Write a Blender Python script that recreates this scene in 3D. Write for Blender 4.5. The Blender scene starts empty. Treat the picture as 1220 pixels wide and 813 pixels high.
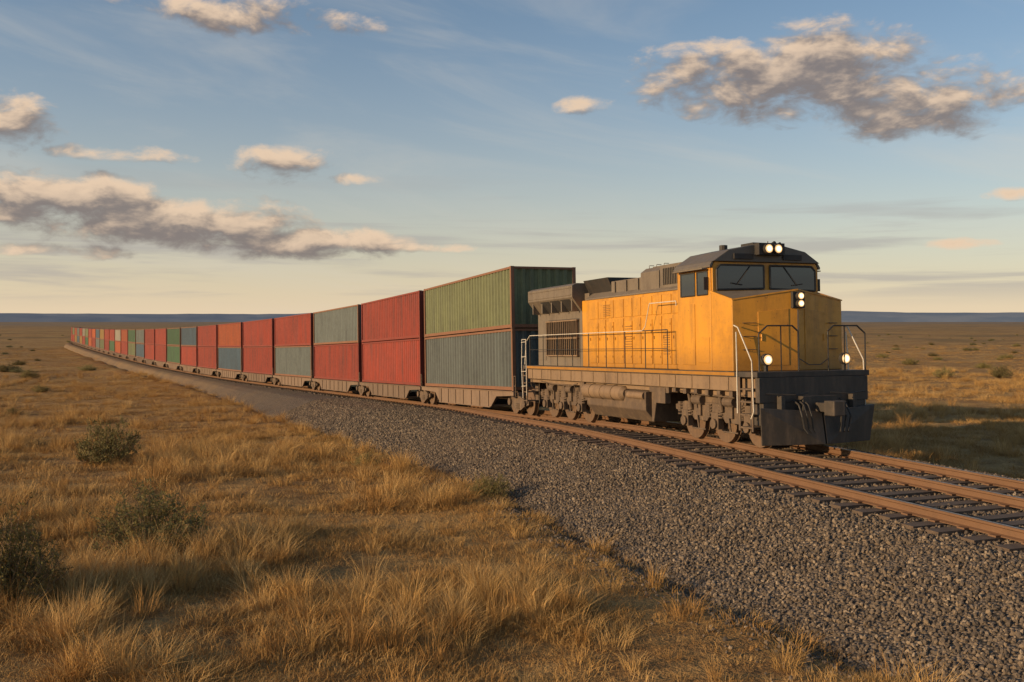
import bpy, math, random, bmesh
import numpy as np
from mathutils import Vector, Matrix, Euler
random.seed(7); rng=np.random.default_rng(7)
scene=bpy.context.scene
scene.view_settings.view_transform='Standard'
try: scene.view_settings.look='None'
except Exception: pass
scene.view_settings.exposure=0
COL=scene.collection

# ------------------------------------------------------------------ helpers
def noise_h(i,j,seed):
    v=np.sin(i*127.1+j*311.7+seed*17.31)*43758.5453
    return v-np.floor(v)
def vnoise(x,y,seed=0):
    xi=np.floor(x); yi=np.floor(y); fx=x-xi; fy=y-yi
    fx=fx*fx*(3-2*fx); fy=fy*fy*(3-2*fy)
    a=noise_h(xi,yi,seed); b=noise_h(xi+1,yi,seed); c=noise_h(xi,yi+1,seed); d=noise_h(xi+1,yi+1,seed)
    return (a*(1-fx)+b*fx)*(1-fy)+(c*(1-fx)+d*fx)*fy
def fbm(x,y,seed=0,o=4):
    t=0; a=.5; n=0
    for k in range(o):
        t=t+a*vnoise(x*2**k,y*2**k,seed+k); n+=a; a*=.5
    return t/n

class NT:
    def __init__(s,tree): s.t=tree; s.n=tree.nodes; s.l=tree.links
    def new(s,ty,**kw):
        n=s.n.new(ty)
        for k,v in kw.items(): setattr(n,k,v)
        return n
    def put(s,sock,v):
        if isinstance(v,bpy.types.NodeSocket): s.l.new(v,sock)
        elif v is not None: sock.default_value=v
    def m(s,op,a,b=None,c=None,clamp=False):
        n=s.new('ShaderNodeMath',operation=op); n.use_clamp=clamp
        s.put(n.inputs[0],a)
        if b is not None: s.put(n.inputs[1],b)
        if c is not None: s.put(n.inputs[2],c)
        return n.outputs[0]
    def vm(s,op,a,b=None,out=0):
        n=s.new('ShaderNodeVectorMath',operation=op); s.put(n.inputs[0],a)
        if b is not None: s.put(n.inputs[1],b)
        return n.outputs['Value'] if out else n.outputs[0]
    def ss(s,x,a,b):
        n=s.new('ShaderNodeMapRange',interpolation_type='SMOOTHSTEP')
        s.put(n.inputs[0],x); n.inputs[1].default_value=a; n.inputs[2].default_value=b
        return n.outputs[0]
    def lin(s,x,a,b,c=0,d=1):
        n=s.new('ShaderNodeMapRange'); s.put(n.inputs[0],x)
        for i,v in enumerate((a,b,c,d)): n.inputs[i+1].default_value=v
        return n.outputs[0]
    def mix(s,f,a,b,mode='MIX'):
        n=s.new('ShaderNodeMix',data_type='RGBA',blend_type=mode)
        s.put(n.inputs[0],f)
        for i,v in ((6,a),(7,b)):
            if isinstance(v,tuple) and len(v)==3: v=v+(1,)
            s.put(n.inputs[i],v)
        return n.outputs[2]
    def noise(s,vec,scale,detail=4,rough=.55,dist=0):
        n=s.new('ShaderNodeTexNoise'); s.put(n.inputs['Vector'],vec)
        n.inputs['Scale'].default_value=scale; n.inputs['Detail'].default_value=detail
        n.inputs['Roughness'].default_value=rough; n.inputs['Distortion'].default_value=dist
        return n.outputs[0]
    def vor(s,vec,scale,feature='F1'):
        n=s.new('ShaderNodeTexVoronoi',feature=feature); s.put(n.inputs['Vector'],vec)
        n.inputs['Scale'].default_value=scale
        return n
    def mapv(s,vec,scale=(1,1,1),loc=(0,0,0),rot=(0,0,0)):
        n=s.new('ShaderNodeMapping'); s.put(n.inputs[0],vec)
        n.inputs['Scale'].default_value=scale; n.inputs['Location'].default_value=loc; n.inputs['Rotation'].default_value=rot
        return n.outputs[0]
    def bump(s,h,strength=.5,dist=.02):
        n=s.new('ShaderNodeBump'); n.inputs['Strength'].default_value=strength; n.inputs['Distance'].default_value=dist
        s.put(n.inputs['Height'],h); return n.outputs[0]
def newmat(name):
    m=bpy.data.materials.new(name); m.use_nodes=True
    t=NT(m.node_tree); b=m.node_tree.nodes['Principled BSDF']
    tc=t.new('ShaderNodeTexCoord')
    return m,t,b,tc
def setc(t,b,c):
    if isinstance(c,tuple): c=c+(1,) if len(c)==3 else c
    t.put(b.inputs['Base Color'],c)

def paint(name,col,dirt=(.10,.07,.045),amt=.55,rough=.55,streak=.25,scale=1.6,metal=0,rand=0.0,bump=.0,zg=None,lo=.42,hi=.72):
    m,t,b,tc=newmat(name); o=tc.outputs['Object']
    oi=t.new('ShaderNodeObjectInfo')
    off=t.m('MULTIPLY',oi.outputs['Random'],57.0)
    o2=t.vm('ADD',o,off)
    n1=t.noise(t.mapv(o2,(scale*1.5,scale*1.5,scale*streak)),1.6,5,.65)
    n2=t.noise(o2,scale*5,4,.7)
    f=t.m('MULTIPLY',t.ss(t.m('ADD',t.m('MULTIPLY',n1,.7),t.m('MULTIPLY',n2,.3)),lo,hi),amt)
    c=t.mix(f,col,dirt)
    n3=t.noise(o2,scale*.6,2)
    c=t.mix(t.lin(n3,.3,.7,0,.35),c,tuple(min(1,x*1.25+.01) for x in col))
    sp=t.ss(t.noise(o2,scale*14,2,.8),.66,.72)
    c=t.mix(t.m('MULTIPLY',sp,.6*min(1,amt*1.5)),c,(.09,.04,.02))
    if zg:
        sx=t.new('ShaderNodeSeparateXYZ'); t.put(sx.inputs[0],tc.outputs['Object'])
        g=t.m('MULTIPLY',t.lin(t.m('ADD',sx.outputs[2],t.m('MULTIPLY',n1,.5)),zg[0]+.25,zg[1]+.25,1,0),.55)
        c=t.mix(g,c,dirt)
    if rand:
        hs=t.new('ShaderNodeHueSaturation'); t.put(hs.inputs['Value'],t.lin(oi.outputs['Random'],0,1,1-rand,1+rand)); t.put(hs.inputs['Color'],c); c=hs.outputs[0]
    setc(t,b,c); b.inputs['Metallic'].default_value=metal
    t.put(b.inputs['Roughness'],t.lin(n2,.3,.7,rough-.1,min(1,rough+.15)))
    if bump: t.put(b.inputs['Normal'],t.bump(n2,bump,.01))
    return m

class MB:
    def __init__(s): s.v=[]; s.f=[]
    def add(s,vs,fs):
        o=len(s.v); s.v+=[tuple(p) for p in vs]; s.f+=[tuple(i+o for i in f) for f in fs]
    def box(s,x0,x1,y0,y1,z0,z1):
        s.add([(x0,y0,z0),(x1,y0,z0),(x1,y1,z0),(x0,y1,z0),(x0,y0,z1),(x1,y0,z1),(x1,y1,z1),(x0,y1,z1)],
              [(3,2,1,0),(4,5,6,7),(0,1,5,4),(1,2,6,5),(2,3,7,6),(3,0,4,7)])
    def boxs(s,x0,x1,*a):
        s.box(x0,x1,*a); s.box(-x1,-x0,*a)
    def prism(s,poly,axis,a,b):
        n=len(poly); vs=[]
        for w in (a,b):
            for p,q in poly:
                vs.append({'x':(w,p,q),'y':(p,w,q),'z':(p,q,w)}[axis])
        fs=[tuple(range(n)),tuple(range(2*n-1,n-1,-1))]+[(i,n+i,n+(i+1)%n,(i+1)%n) for i in range(n)]
        s.add(vs,fs)
    def cyl(s,p0,p1,r,n=12,r2=None):
        p0=Vector(p0);p1=Vector(p1); d=(p1-p0).normalized(); q=d.to_track_quat('Z','Y'); r2=r if r2 is None else r2
        vs=[]
        for P,R in ((p0,r),(p1,r2)):
            for i in range(n):
                a=2*math.pi*i/n; vs.append(P+q@Vector((math.cos(a)*R,math.sin(a)*R,0)))
        s.add(vs,[(i,(i+1)%n,n+(i+1)%n,n+i) for i in range(n)]+[tuple(range(n-1,-1,-1)),tuple(range(n,2*n))])
    def tube(s,pts,r=.02,n=6):
        for a,b in zip(pts[:-1],pts[1:]): s.cyl(a,b,r,n)
    def obj(s,name,mat,parent=None,bevel=0,smooth=False,M=None):
        me=bpy.data.meshes.new(name); me.from_pydata(s.v,[],s.f); me.update()
        bm=bmesh.new(); bm.from_mesh(me); bmesh.ops.recalc_face_normals(bm,faces=bm.faces); bm.to_mesh(me); bm.free()
        me.materials.append(mat)
        if smooth:
            me.shade_smooth()
            try: me.set_sharp_from_angle(angle=math.radians(35))
            except Exception: pass
        o=bpy.data.objects.new(name,me); COL.objects.link(o)
        if parent: o.parent=parent
        if bevel:
            md=o.modifiers.new('b','BEVEL'); md.width=bevel; md.segments=2; md.limit_method='ANGLE'; md.angle_limit=math.radians(40)
        return o
def empty(name,M=None,parent=None):
    e=bpy.data.objects.new(name,None); COL.objects.link(e); e.empty_display_size=.2
    if M is not None: e.matrix_world=M
    if parent: e.parent=parent
    return e

# ------------------------------------------------------------------ track path
DS=1.0; SMIN,SMAX=-90,1500
S=np.arange(SMIN,SMAX+DS,DS)
def sinh_(s):
    t=np.clip((s-13)/55,0,1); t=t*t*(3-2*t)
    u=np.clip((s-330)/120,0,1); u=u*u*(3-2*u)
    return .359+t*(.452-.359)-u*.50
hd=np.arcsin(sinh_(S))
PX=np.zeros_like(S); PY=np.zeros_like(S); i0=int(-SMIN/DS)
C0=(6.38,22.68); PX[i0],PY[i0]=C0
for i in range(i0+1,len(S)):
    h=(hd[i]+hd[i-1])/2; PX[i]=PX[i-1]-math.sin(h)*DS; PY[i]=PY[i-1]+math.cos(h)*DS
for i in range(i0-1,-1,-1):
    h=(hd[i]+hd[i+1])/2; PX[i]=PX[i+1]+math.sin(h)*DS; PY[i]=PY[i+1]-math.cos(h)*DS
def zt(s):
    s=np.asarray(s,float)
    sp=np.where(s<0,0,np.where(s<10,s*s/20,s-5)); return -4.6*(1-np.exp(-sp/85))
def P(s,off=0,z=0):
    s=np.asarray(s,float); x=np.interp(s,S,PX); y=np.interp(s,S,PY); h=np.interp(s,S,hd)
    return x+off*np.cos(h), y+off*np.sin(h), zt(s)+z
def nearest(x,y):
    x=np.asarray(x,float).ravel(); y=np.asarray(y,float).ravel()
    so=np.empty_like(x); oo=np.empty_like(x)
    sx,sy,sh,ss_=PX[::3],PY[::3],hd[::3],S[::3]
    for k in range(0,len(x),20000):
        a=x[k:k+20000,None]-sx[None]; b=y[k:k+20000,None]-sy[None]
        j=np.argmin(a*a+b*b,axis=1); r=np.arange(len(j)); dx=a[r,j]; dy=b[r,j]; h=sh[j]
        so[k:k+20000]=ss_[j]+(-np.sin(h)*dx+np.cos(h)*dy); oo[k:k+20000]=np.cos(h)*dx+np.sin(h)*dy
    return so,oo
def kw(s):
    t=np.clip((np.asarray(s,float)-22)/75,0,1); t=t*t*(3-2*t); return 1-.62*t
def ground_z(x,y):
    x=np.asarray(x,float).ravel(); y=np.asarray(y,float).ravel()
    s,o=nearest(x,y)
    z=zt(s)-1.1
    n=(fbm(x*.35+7,y*.35,3)-.5)*.22+(fbm(x*.06,y*.06+9,5)-.5)*.5*np.clip((np.abs(o+1)-6)/12,0,1)
    r=np.hypot(x,y)
    n+=(fbm(x*.006+3,y*.006+1,8)-.5)*3.0*np.clip((r-90)/300,0,1)
    z=z+n
    Lw=1.7+4.45*kw(s)
    z=z+.28*(1-kw(s))/.62*np.clip(1-(np.abs(o)-Lw)/5,0,1)*(o<0)
    ins=np.clip(np.minimum(Lw+.5+o,4.7-o),0,1)
    return z*(1-ins)+(zt(s)-1.55)*ins
def sidd(s):
    t=np.clip((np.asarray(s,float)-1)/27,0,1); t=t*t*(3-2*t); return 2.0*(1-t)

# ------------------------------------------------------------------ camera
cam=bpy.data.cameras.new('camera'); co=bpy.data.objects.new('camera',cam); COL.objects.link(co)
cam.lens=35; cam.sensor_width=36; cam.clip_end=60000; cam.clip_start=.1; cam.shift_y=-.0193
co.location=(0,0,2.84); co.rotation_euler=(math.radians(90),0,0); scene.camera=co

# ------------------------------------------------------------------ light + sky
toward=Vector((-.93,-.365,math.tan(math.radians(12.5)))).normalized()
EL=math.asin(toward.z); AZ=math.atan2(toward.x,toward.y)
sl=bpy.data.lights.new('sun','SUN'); sl.energy=4.8; sl.angle=math.radians(.5); sl.color=(1,.69,.38)
so=bpy.data.objects.new('sun',sl); COL.objects.link(so); so.rotation_euler=toward.to_track_quat('Z','Y').to_euler(); so.location=(-30,-20,30)
w=bpy.data.worlds.new('World'); scene.world=w; w.use_nodes=True
t=NT(w.node_tree); t.n.clear()
out=t.new('ShaderNodeOutputWorld'); bg=t.new('ShaderNodeBackground'); t.l.new(bg.outputs[0],out.inputs[0])
SKS=.1; bg.inputs[1].default_value=SKS
sky=t.new('ShaderNodeTexSky'); sky.sky_type='NISHITA'; sky.sun_disc=False; sky.sun_elevation=EL; sky.sun_rotation=AZ
sky.altitude=200; sky.air_density=1.0; sky.dust_density=.8; sky.ozone_density=1.8
tc=t.new('ShaderNodeTexCoord'); sep=t.new('ShaderNodeSeparateXYZ'); nrm=t.vm('NORMALIZE',tc.outputs['Generated'])
t.l.new(nrm,sep.inputs[0])
az=t.m('ARCTAN2',sep.outputs[0],sep.outputs[1]); el=t.m('ARCSINE',sep.outputs[2])
# (px,py,rx,ry,bias) converted to azimuth / elevation
clouds=[(885,95,105,34,.7),(985,82,90,42,.9),(1085,118,110,32,.9),(70,240,120,26,.9),(200,266,160,24,.8),(350,289,130,16,.8),(5,243,80,24,.8),
 (480,295,85,6,.4),(335,195,58,19,.2),(140,183,85,10,.1),(8,143,62,28,.4),(692,125,38,11,.1),(285,18,160,24,0),(85,299,105,8,.3),
 (1145,291,40,6,.3),(1205,232,36,7,.3),(415,213,40,8,0)]
def vec2(a,e):
    c=t.new('ShaderNodeCombineXYZ'); t.put(c.inputs[0],a); t.put(c.inputs[1],e); return c.outputs[0]
def dens(v,detail):
    wv=t.vm('ADD',t.vm('MULTIPLY',v,(1.0,1.9,0)),(0,0,3.3))
    n=t.noise(wv,19,detail,.60,.25)
    best=None
    for px,py,rx,ry,bi in clouds:
        a=math.atan((px-610)/1186); e=math.atan((383-py)/1186*math.cos(a)); ra=rx/1186*math.cos(a)**2; re=ry/1186
        d=t.vm('MULTIPLY',t.vm('SUBTRACT',v,(a,e,0)),(1/ra,1/re,0)); q=t.m('SUBTRACT',t.vm('DOT_PRODUCT',d,d,1),bi)
        best=q if best is None else t.m('MINIMUM',best,q)
    best=t.m('MAXIMUM',t.m('SUBTRACT',.85,best),-3.2)
    return t.m('ADD',best,t.m('MULTIPLY',t.m('SUBTRACT',n,.5),5.6))
v0=vec2(az,el)
d1=dens(v0,6); d2=dens(t.vm('ADD',v0,(-.007,.014,0)),4)
alpha=t.m('MULTIPLY',t.ss(d1,-.25,1.4),.93)
lit=t.ss(t.m('SUBTRACT',d1,d2),-.5,1.8)
k=1/SKS
def C(*c): return tuple(x*k for x in c)+(1,)
ccol=t.mix(lit,C(.225,.19,.18),C(.82,.61,.43))
core=t.ss(d1,1.2,3.0)
ccol=t.mix(t.m('MULTIPLY',core,.35),ccol,C(.29,.235,.21))
base=t.mix(1.0,sky.outputs[0],(1.02,1.20,1.30,1),'MULTIPLY')
ci=t.noise(vec2(az,t.m('MULTIPLY_ADD',el,5.5,t.m('MULTIPLY',az,.9))),2.6,6,.58,.6)
cir=t.ss(ci,.44,.78)
elc=t.m('MAXIMUM',el,0.0)
hz=t.m('POWER',2.718,t.m('MULTIPLY',elc,-8.5))
base=t.mix(t.m('MULTIPLY',hz,.92),base,C(.86,.67,.46))
base=t.mix(t.m('MULTIPLY',cir,.34),base,C(.68,.62,.53))
cb2=t.vm('ADD',t.vm('MULTIPLY',v0,(1,16,0)),(0,0,7.7))
st=t.m('MULTIPLY',t.ss(t.noise(cb2,3.2,5,.55,.3),.48,.66),t.m('MULTIPLY',t.ss(el,.01,.04),t.ss(el,.17,.06)))
base=t.mix(t.m('MULTIPLY',st,.55),base,C(.38,.355,.35))
fin=t.mix(alpha,base,ccol)
t.l.new(fin,bg.inputs[0])
try: w.cycles.sampling_method='MANUAL'; w.cycles.sample_map_resolution=256
except Exception: pass

# ------------------------------------------------------------------ ground
def ground_mat():
    m,t,b,tc=newmat('dry_grassland'); o=tc.outputs['Object']
    n1=t.noise(o,.10,3,.6,.4); n2=t.noise(o,1.2,4,.65); n3=t.noise(o,11,3,.75); nf=t.noise(t.mapv(o,(.012,.012,1)),1,5,.6,.5)
    c=t.mix(t.ss(n2,.35,.68),(.25,.14,.055),(.47,.28,.105))
    c=t.mix(t.m('MULTIPLY',t.ss(n1,.45,.65),.6),c,(.50,.315,.12))
    c=t.mix(t.m('MULTIPLY',t.ss(n3,.48,.7),.6),c,(.12,.075,.04))
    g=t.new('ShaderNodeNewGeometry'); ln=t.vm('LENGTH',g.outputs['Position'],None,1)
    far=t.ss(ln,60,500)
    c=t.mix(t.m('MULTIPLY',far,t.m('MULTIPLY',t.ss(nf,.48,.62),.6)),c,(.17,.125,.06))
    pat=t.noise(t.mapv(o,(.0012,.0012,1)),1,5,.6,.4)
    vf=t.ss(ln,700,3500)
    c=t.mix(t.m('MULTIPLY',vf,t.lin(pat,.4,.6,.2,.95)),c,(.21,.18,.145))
    setc(t,b,c); b.inputs['Roughness'].default_value=1; b.inputs['Specular IOR Level'].default_value=.1
    t.put(b.inputs['Normal'],t.bump(t.m('ADD',n3,t.m('MULTIPLY',n2,1.5)),.9,.12))
    return m
r=[0.0]; rr=1.0
while rr<16000: r.append(rr); rr*=1.027
r=np.array(r); NA=640; th=np.arange(NA)*2*math.pi/NA
R,T=np.meshgrid(r[1:],th,indexing='ij'); GX=(R*np.sin(T)).ravel(); GY=(R*np.cos(T)).ravel()
GZ=ground_z(GX,GY)
verts=np.column_stack([GX,GY,GZ]); nr=len(r)-1
verts=np.vstack([verts,[0,0,float(ground_z([0],[0])[0])]])
ii,jj=np.meshgrid(np.arange(nr-1),np.arange(NA),indexing='ij'); ii=ii.ravel(); jj=jj.ravel(); j2=(jj+1)%NA
F=np.column_stack([ii*NA+jj,ii*NA+j2,(ii+1)*NA+j2,(ii+1)*NA+jj])[:,::-1]
faces=F.tolist()+[(j,(j+1)%NA,len(verts)-1)[::-1] for j in range(NA)]
me=bpy.data.meshes.new('ground'); me.from_pydata(verts.tolist(),[],faces); me.update()
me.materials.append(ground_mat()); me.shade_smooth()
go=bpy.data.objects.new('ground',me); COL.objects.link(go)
bm=bmesh.new(); bm.from_mesh(me); bmesh.ops.recalc_face_normals(bm,faces=bm.faces)
bm.faces.ensure_lookup_table()
if bm.faces[0].normal.z<0: bmesh.ops.reverse_faces(bm,faces=bm.faces)
bm.to_mesh(me); bm.free()

# distant hills, aerial haze painted into their blue-grey base colour
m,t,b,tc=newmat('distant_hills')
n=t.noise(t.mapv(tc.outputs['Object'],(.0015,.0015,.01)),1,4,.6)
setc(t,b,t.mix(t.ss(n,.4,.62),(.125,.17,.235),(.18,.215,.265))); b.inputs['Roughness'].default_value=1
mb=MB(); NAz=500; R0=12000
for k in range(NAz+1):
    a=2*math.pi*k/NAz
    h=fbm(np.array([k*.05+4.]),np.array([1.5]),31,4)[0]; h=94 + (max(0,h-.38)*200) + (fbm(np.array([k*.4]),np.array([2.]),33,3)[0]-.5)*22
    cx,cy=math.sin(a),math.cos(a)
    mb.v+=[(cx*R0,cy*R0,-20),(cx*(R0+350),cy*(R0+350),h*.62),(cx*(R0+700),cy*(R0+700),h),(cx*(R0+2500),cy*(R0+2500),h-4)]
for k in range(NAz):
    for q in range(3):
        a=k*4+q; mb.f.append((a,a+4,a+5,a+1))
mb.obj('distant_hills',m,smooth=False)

# ------------------------------------------------------------------ railroad track
track=empty('railroad_track')
def ribbon(name,prof,s0,s1,step,mat,parent,fo=None,closed=False,noise=0,shoulder=False):
    ss=np.arange(s0,s1+step,step); n=len(prof); vs=[]; fs=[]
    for (o,z) in prof:
        oo=o-(fo(ss) if fo is not None else 0)
        if shoulder and o<-1.7: oo=-1.7+(o+1.7)*kw(ss)
        x,y,zz=P(ss,oo,z)
        if shoulder and o<-1.7: zz=zz+.18*(1-kw(ss))/.62*(z<-.5)
        if noise: zz=zz+(fbm(x*1.1,y*1.1,11)-.5)*noise
        vs.append(np.column_stack([x,y,zz]))
    V=np.stack(vs,1).reshape(-1,3)
    m_=len(ss); rng_=n if closed else n-1
    for i in range(m_-1):
        for j in range(rng_):
            a=i*n+j; b_=i*n+(j+1)%n; fs.append((a,b_,b_+n,a+n))
    mb=MB(); mb.v=V.tolist(); mb.f=fs
    return mb.obj(name,mat,parent)
m,t,b,tc=newmat('ballast_gravel'); o=tc.outputs['Object']
v=t.vor(o,22); v2=v.outputs['Distance']
cr=t.new('ShaderNodeSeparateColor'); t.l.new(v.outputs['Color'],cr.inputs[0])
c=t.mix(cr.outputs[0],(.085,.066,.050),(.23,.18,.135)); c=t.mix(t.ss(v2,.45,.75),c,(.03,.024,.018))
c=t.mix(t.m('MULTIPLY',t.ss(t.noise(o,.5,4),.45,.7),.5),c,(.16,.11,.065))
g=t.new('ShaderNodeNewGeometry'); ln=t.vm('LENGTH',g.outputs['Position'],None,1)
c=t.mix(t.m('MULTIPLY',t.ss(ln,45,140),t.lin(t.noise(o,.25,4),.35,.65,.45,.95)),c,(.24,.155,.075))
setc(t,b,c); b.inputs['Roughness'].default_value=.95
t.put(b.inputs['Normal'],t.bump(t.m('MULTIPLY_ADD',cr.outputs[1],.4,t.m('MULTIPLY',v2,-1)),1.0,.04))
MBALL=m
BP=[(-6.6,-1.45),(-6.15,-1.17),(-5.3,-.86),(-4.5,-.55),(-3.75,-.27),(-3.3,-.225),(-1.5,-.225),(0,-.225),(1.7,-.225),(2.1,-.26),(3.1,-.65),(4.2,-1.1),(4.6,-1.5)]
ribbon('ballast',BP,-85,1400,.6,MBALL,track,noise=.06,shoulder=True)
MRUST=paint('rusty_rail',(.175,.092,.046),dirt=(.10,.055,.03),amt=.5,rough=.6,metal=.2,scale=2,streak=1)
RP=[(-.038,0),(.038,0),(.038,-.035),(.012,-.05),(.012,-.13),(.06,-.15),(.06,-.165),(-.06,-.165),(-.06,-.15),(-.012,-.13),(-.012,-.05),(-.038,-.035)]
MTOP=paint('worn_rail_top',(.38,.27,.17),dirt=(.2,.11,.06),amt=.5,rough=.38,metal=.5,scale=2,streak=1)
for nm,of,fo,e in (('near',-.7175,None,1400),('far',.7175,None,1400),('third',-.7175,sidd,26)):
    ribbon('rail_'+nm,[(p+of,z) for p,z in RP],-85,e,1.0,MRUST,track,fo=fo,closed=True)
    ribbon('rail_top_'+nm,[(of-.026,.003),(of+.026,.003)],-85,e-1,1.0,MTOP,track,fo=fo)
MTIE=paint('weathered_tie',(.09,.062,.042),dirt=(.16,.115,.08),amt=.8,rough=.9,scale=2,streak=1,bump=.6)
mb=MB(); s=-80.0
mp=MB()
HEX=[(3,2,1,0),(4,5,6,7),(0,1,5,4),(1,2,6,5),(2,3,7,6),(3,0,4,7)]
def q(ss,oo,z):
    x,y,zz=P(ss,oo,z); return (float(x),float(y),float(zz))
while s<420:
    d=float(sidd(s)) if s<26 else 0
    x0=-1.32-d; x1=1.32+random.uniform(-.04,.04); x0+=random.uniform(-.10,.10); w_=.12; s0_=s+random.uniform(-.04,.04)-w_; s1_=s0_+2*w_; sk=random.uniform(-.03,.03); zu=random.uniform(-.012,0)
    mb.add([q(s0_+sk,x0,-.36),q(s0_,x1,-.36),q(s1_,x1,-.36),q(s1_+sk,x0,-.36),q(s0_+sk,x0,-.163+zu),q(s0_,x1,-.163+zu),q(s1_,x1,-.163+zu),q(s1_+sk,x0,-.163+zu)],HEX)
    if s<60:
        for rc in set((-.7175,.7175,-.7175-d)):
            for e in (-1,1):
                a0=rc+e*.06; a1=rc+e*.15; a0,a1=min(a0,a1),max(a0,a1)
                mp.add([q(s-.07,a0,-.165),q(s-.07,a1,-.165),q(s+.07,a1,-.165),q(s+.07,a0,-.165),q(s-.07,a0,-.14),q(s-.07,a1,-.14),q(s+.07,a1,-.14),q(s+.07,a0,-.14)],HEX)
    s+=.56
mb.obj('ties',MTIE,track); mp.obj('tie_plates',MRUST,track)

# ------------------------------------------------------------------ instancing helper
def scatter(name,pts,rots,scl,protos,parent=None):
    c=bpy.data.collections.new(name+'_variants')
    for p in protos: c.objects.link(p)
    me=bpy.data.meshes.new(name); me.vertices.add(len(pts)); me.vertices.foreach_set('co',np.asarray(pts,np.float32).ravel())
    a=me.attributes.new('rot','FLOAT_VECTOR','POINT'); a.data.foreach_set('vector',np.asarray(rots,np.float32).ravel())
    a=me.attributes.new('scl','FLOAT_VECTOR','POINT'); a.data.foreach_set('vector',np.asarray(scl,np.float32).ravel())
    o=bpy.data.objects.new(name,me); COL.objects.link(o)
    if parent: o.parent=parent
    ng=bpy.data.node_groups.new(name,'GeometryNodeTree')
    ng.interface.new_socket('Geometry',in_out='INPUT',socket_type='NodeSocketGeometry'); ng.interface.new_socket('Geometry',in_out='OUTPUT',socket_type='NodeSocketGeometry')
    n=ng.nodes; gi=n.new('NodeGroupInput'); g2=n.new('NodeGroupOutput'); ip=n.new('GeometryNodeInstanceOnPoints'); ci=n.new('GeometryNodeCollectionInfo')
    ci.inputs['Collection'].default_value=c; ci.inputs['Separate Children'].default_value=True; ci.inputs['Reset Children'].default_value=True
    ip.inputs['Pick Instance'].default_value=True
    ra=n.new('GeometryNodeInputNamedAttribute'); ra.data_type='FLOAT_VECTOR'; ra.inputs[0].default_value='rot'
    sa=n.new('GeometryNodeInputNamedAttribute'); sa.data_type='FLOAT_VECTOR'; sa.inputs[0].default_value='scl'
    L=ng.links; L.new(gi.outputs[0],ip.inputs['Points']); L.new(ci.outputs[0],ip.inputs['Instance']); L.new(ra.outputs[0],ip.inputs['Rotation']); L.new(sa.outputs[0],ip.inputs['Scale']); L.new(ip.outputs[0],g2.inputs[0])
    md=o.modifiers.new('scatter','NODES'); md.node_group=ng
    return o
def protomesh(name,vs,fs,mat):
    me=bpy.data.meshes.new(name); me.from_pydata(vs,[],fs); me.update(); me.materials.append(mat)
    return bpy.data.objects.new(name,me)

# stones
m,t,b,tc=newmat('crushed_stone'); oi=t.new('ShaderNodeObjectInfo')
rp=t.new('ShaderNodeValToRGB'); t.l.new(oi.outputs['Random'],rp.inputs[0]); e=rp.color_ramp.elements
e[0].position=0; e[0].color=(.070,.054,.040,1); e[1].position=1; e[1].color=(.31,.24,.165,1)
x=e.new(.5); x.color=(.135,.104,.075,1); x=e.new(.8); x.color=(.19,.138,.088,1)
setc(t,b,rp.outputs[0]); b.inputs['Roughness'].default_value=.9
MST=m; protos=[]
for k in range(5):
    bm=bmesh.new(); bmesh.ops.create_icosphere(bm,subdivisions=1,radius=1)
    for v in bm.verts: v.co*=random.uniform(.68,1.15)
    for v in bm.verts: v.co.z*=.75; v.co.x*=1.15
    me=bpy.data.meshes.new('stone'); bm.to_mesh(me); bm.free(); me.materials.append(MST); protos.append(bpy.data.objects.new('stone',me))
def ballast_pts(N,s0,s1,o0,o1):
    ss=rng.uniform(s0,s1,N); oo=rng.uniform(o0,o1,N); bz=np.interp(oo,[p[0] for p in BP],[p[1] for p in BP])
    o2=np.where(oo<-1.7,-1.7+(oo+1.7)*kw(ss),oo)
    x,y,z=P(ss,o2,bz); z=z+(fbm(x*1.1,y*1.1,11)-.5)*.06+.18*(1-kw(ss))/.62*((bz<-.5)&(oo<-1.7)); return np.column_stack([x,y,z+rng.uniform(-.012,.02,N)])
a=ballast_pts(120000,-17,14,-6.4,2.4); b2=ballast_pts(28000,14,40,-6.4,-1.0)
N3=5000; ss3=rng.uniform(-17,22,N3); oo3=-6.2-np.abs(rng.normal(0,.5,N3)); x3,y3,_=P(ss3,oo3); st3=np.column_stack([x3,y3,ground_z(x3,y3)+.01])
pts=np.vstack([a,b2,st3]); N=len(pts)
sc=rng.uniform(.018,.038,N)*np.where((np.arange(N)<len(a))|(np.arange(N)>=len(a)+len(b2)),1,1.4)
scatter('ballast_stones',pts,rng.uniform(0,6.28,(N,3)),np.column_stack([sc]*3)*rng.uniform(.8,1.25,(N,3)),protos,track)

# ------------------------------------------------------------------ grass
def grass_mat(name,ca,cb_,cc):
    m,t,b,tc=newmat(name); oi=t.new('ShaderNodeObjectInfo')
    rp=t.new('ShaderNodeValToRGB'); t.l.new(oi.outputs['Random'],rp.inputs[0]); e=rp.color_ramp.elements
    e[0].color=ca+(1,); e[1].color=cc+(1,); x=e.new(.5); x.color=cb_+(1,)
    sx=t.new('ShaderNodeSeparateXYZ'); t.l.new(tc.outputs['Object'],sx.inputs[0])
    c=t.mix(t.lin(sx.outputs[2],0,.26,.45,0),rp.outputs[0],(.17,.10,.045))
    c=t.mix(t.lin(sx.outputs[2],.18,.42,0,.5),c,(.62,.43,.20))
    setc(t,b,c); b.inputs['Roughness'].default_value=.75; b.inputs['Specular IOR Level'].default_value=.15
    return m
MG=grass_mat('dry_grass',(.38,.20,.06),(.56,.33,.105),(.66,.43,.17))
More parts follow.
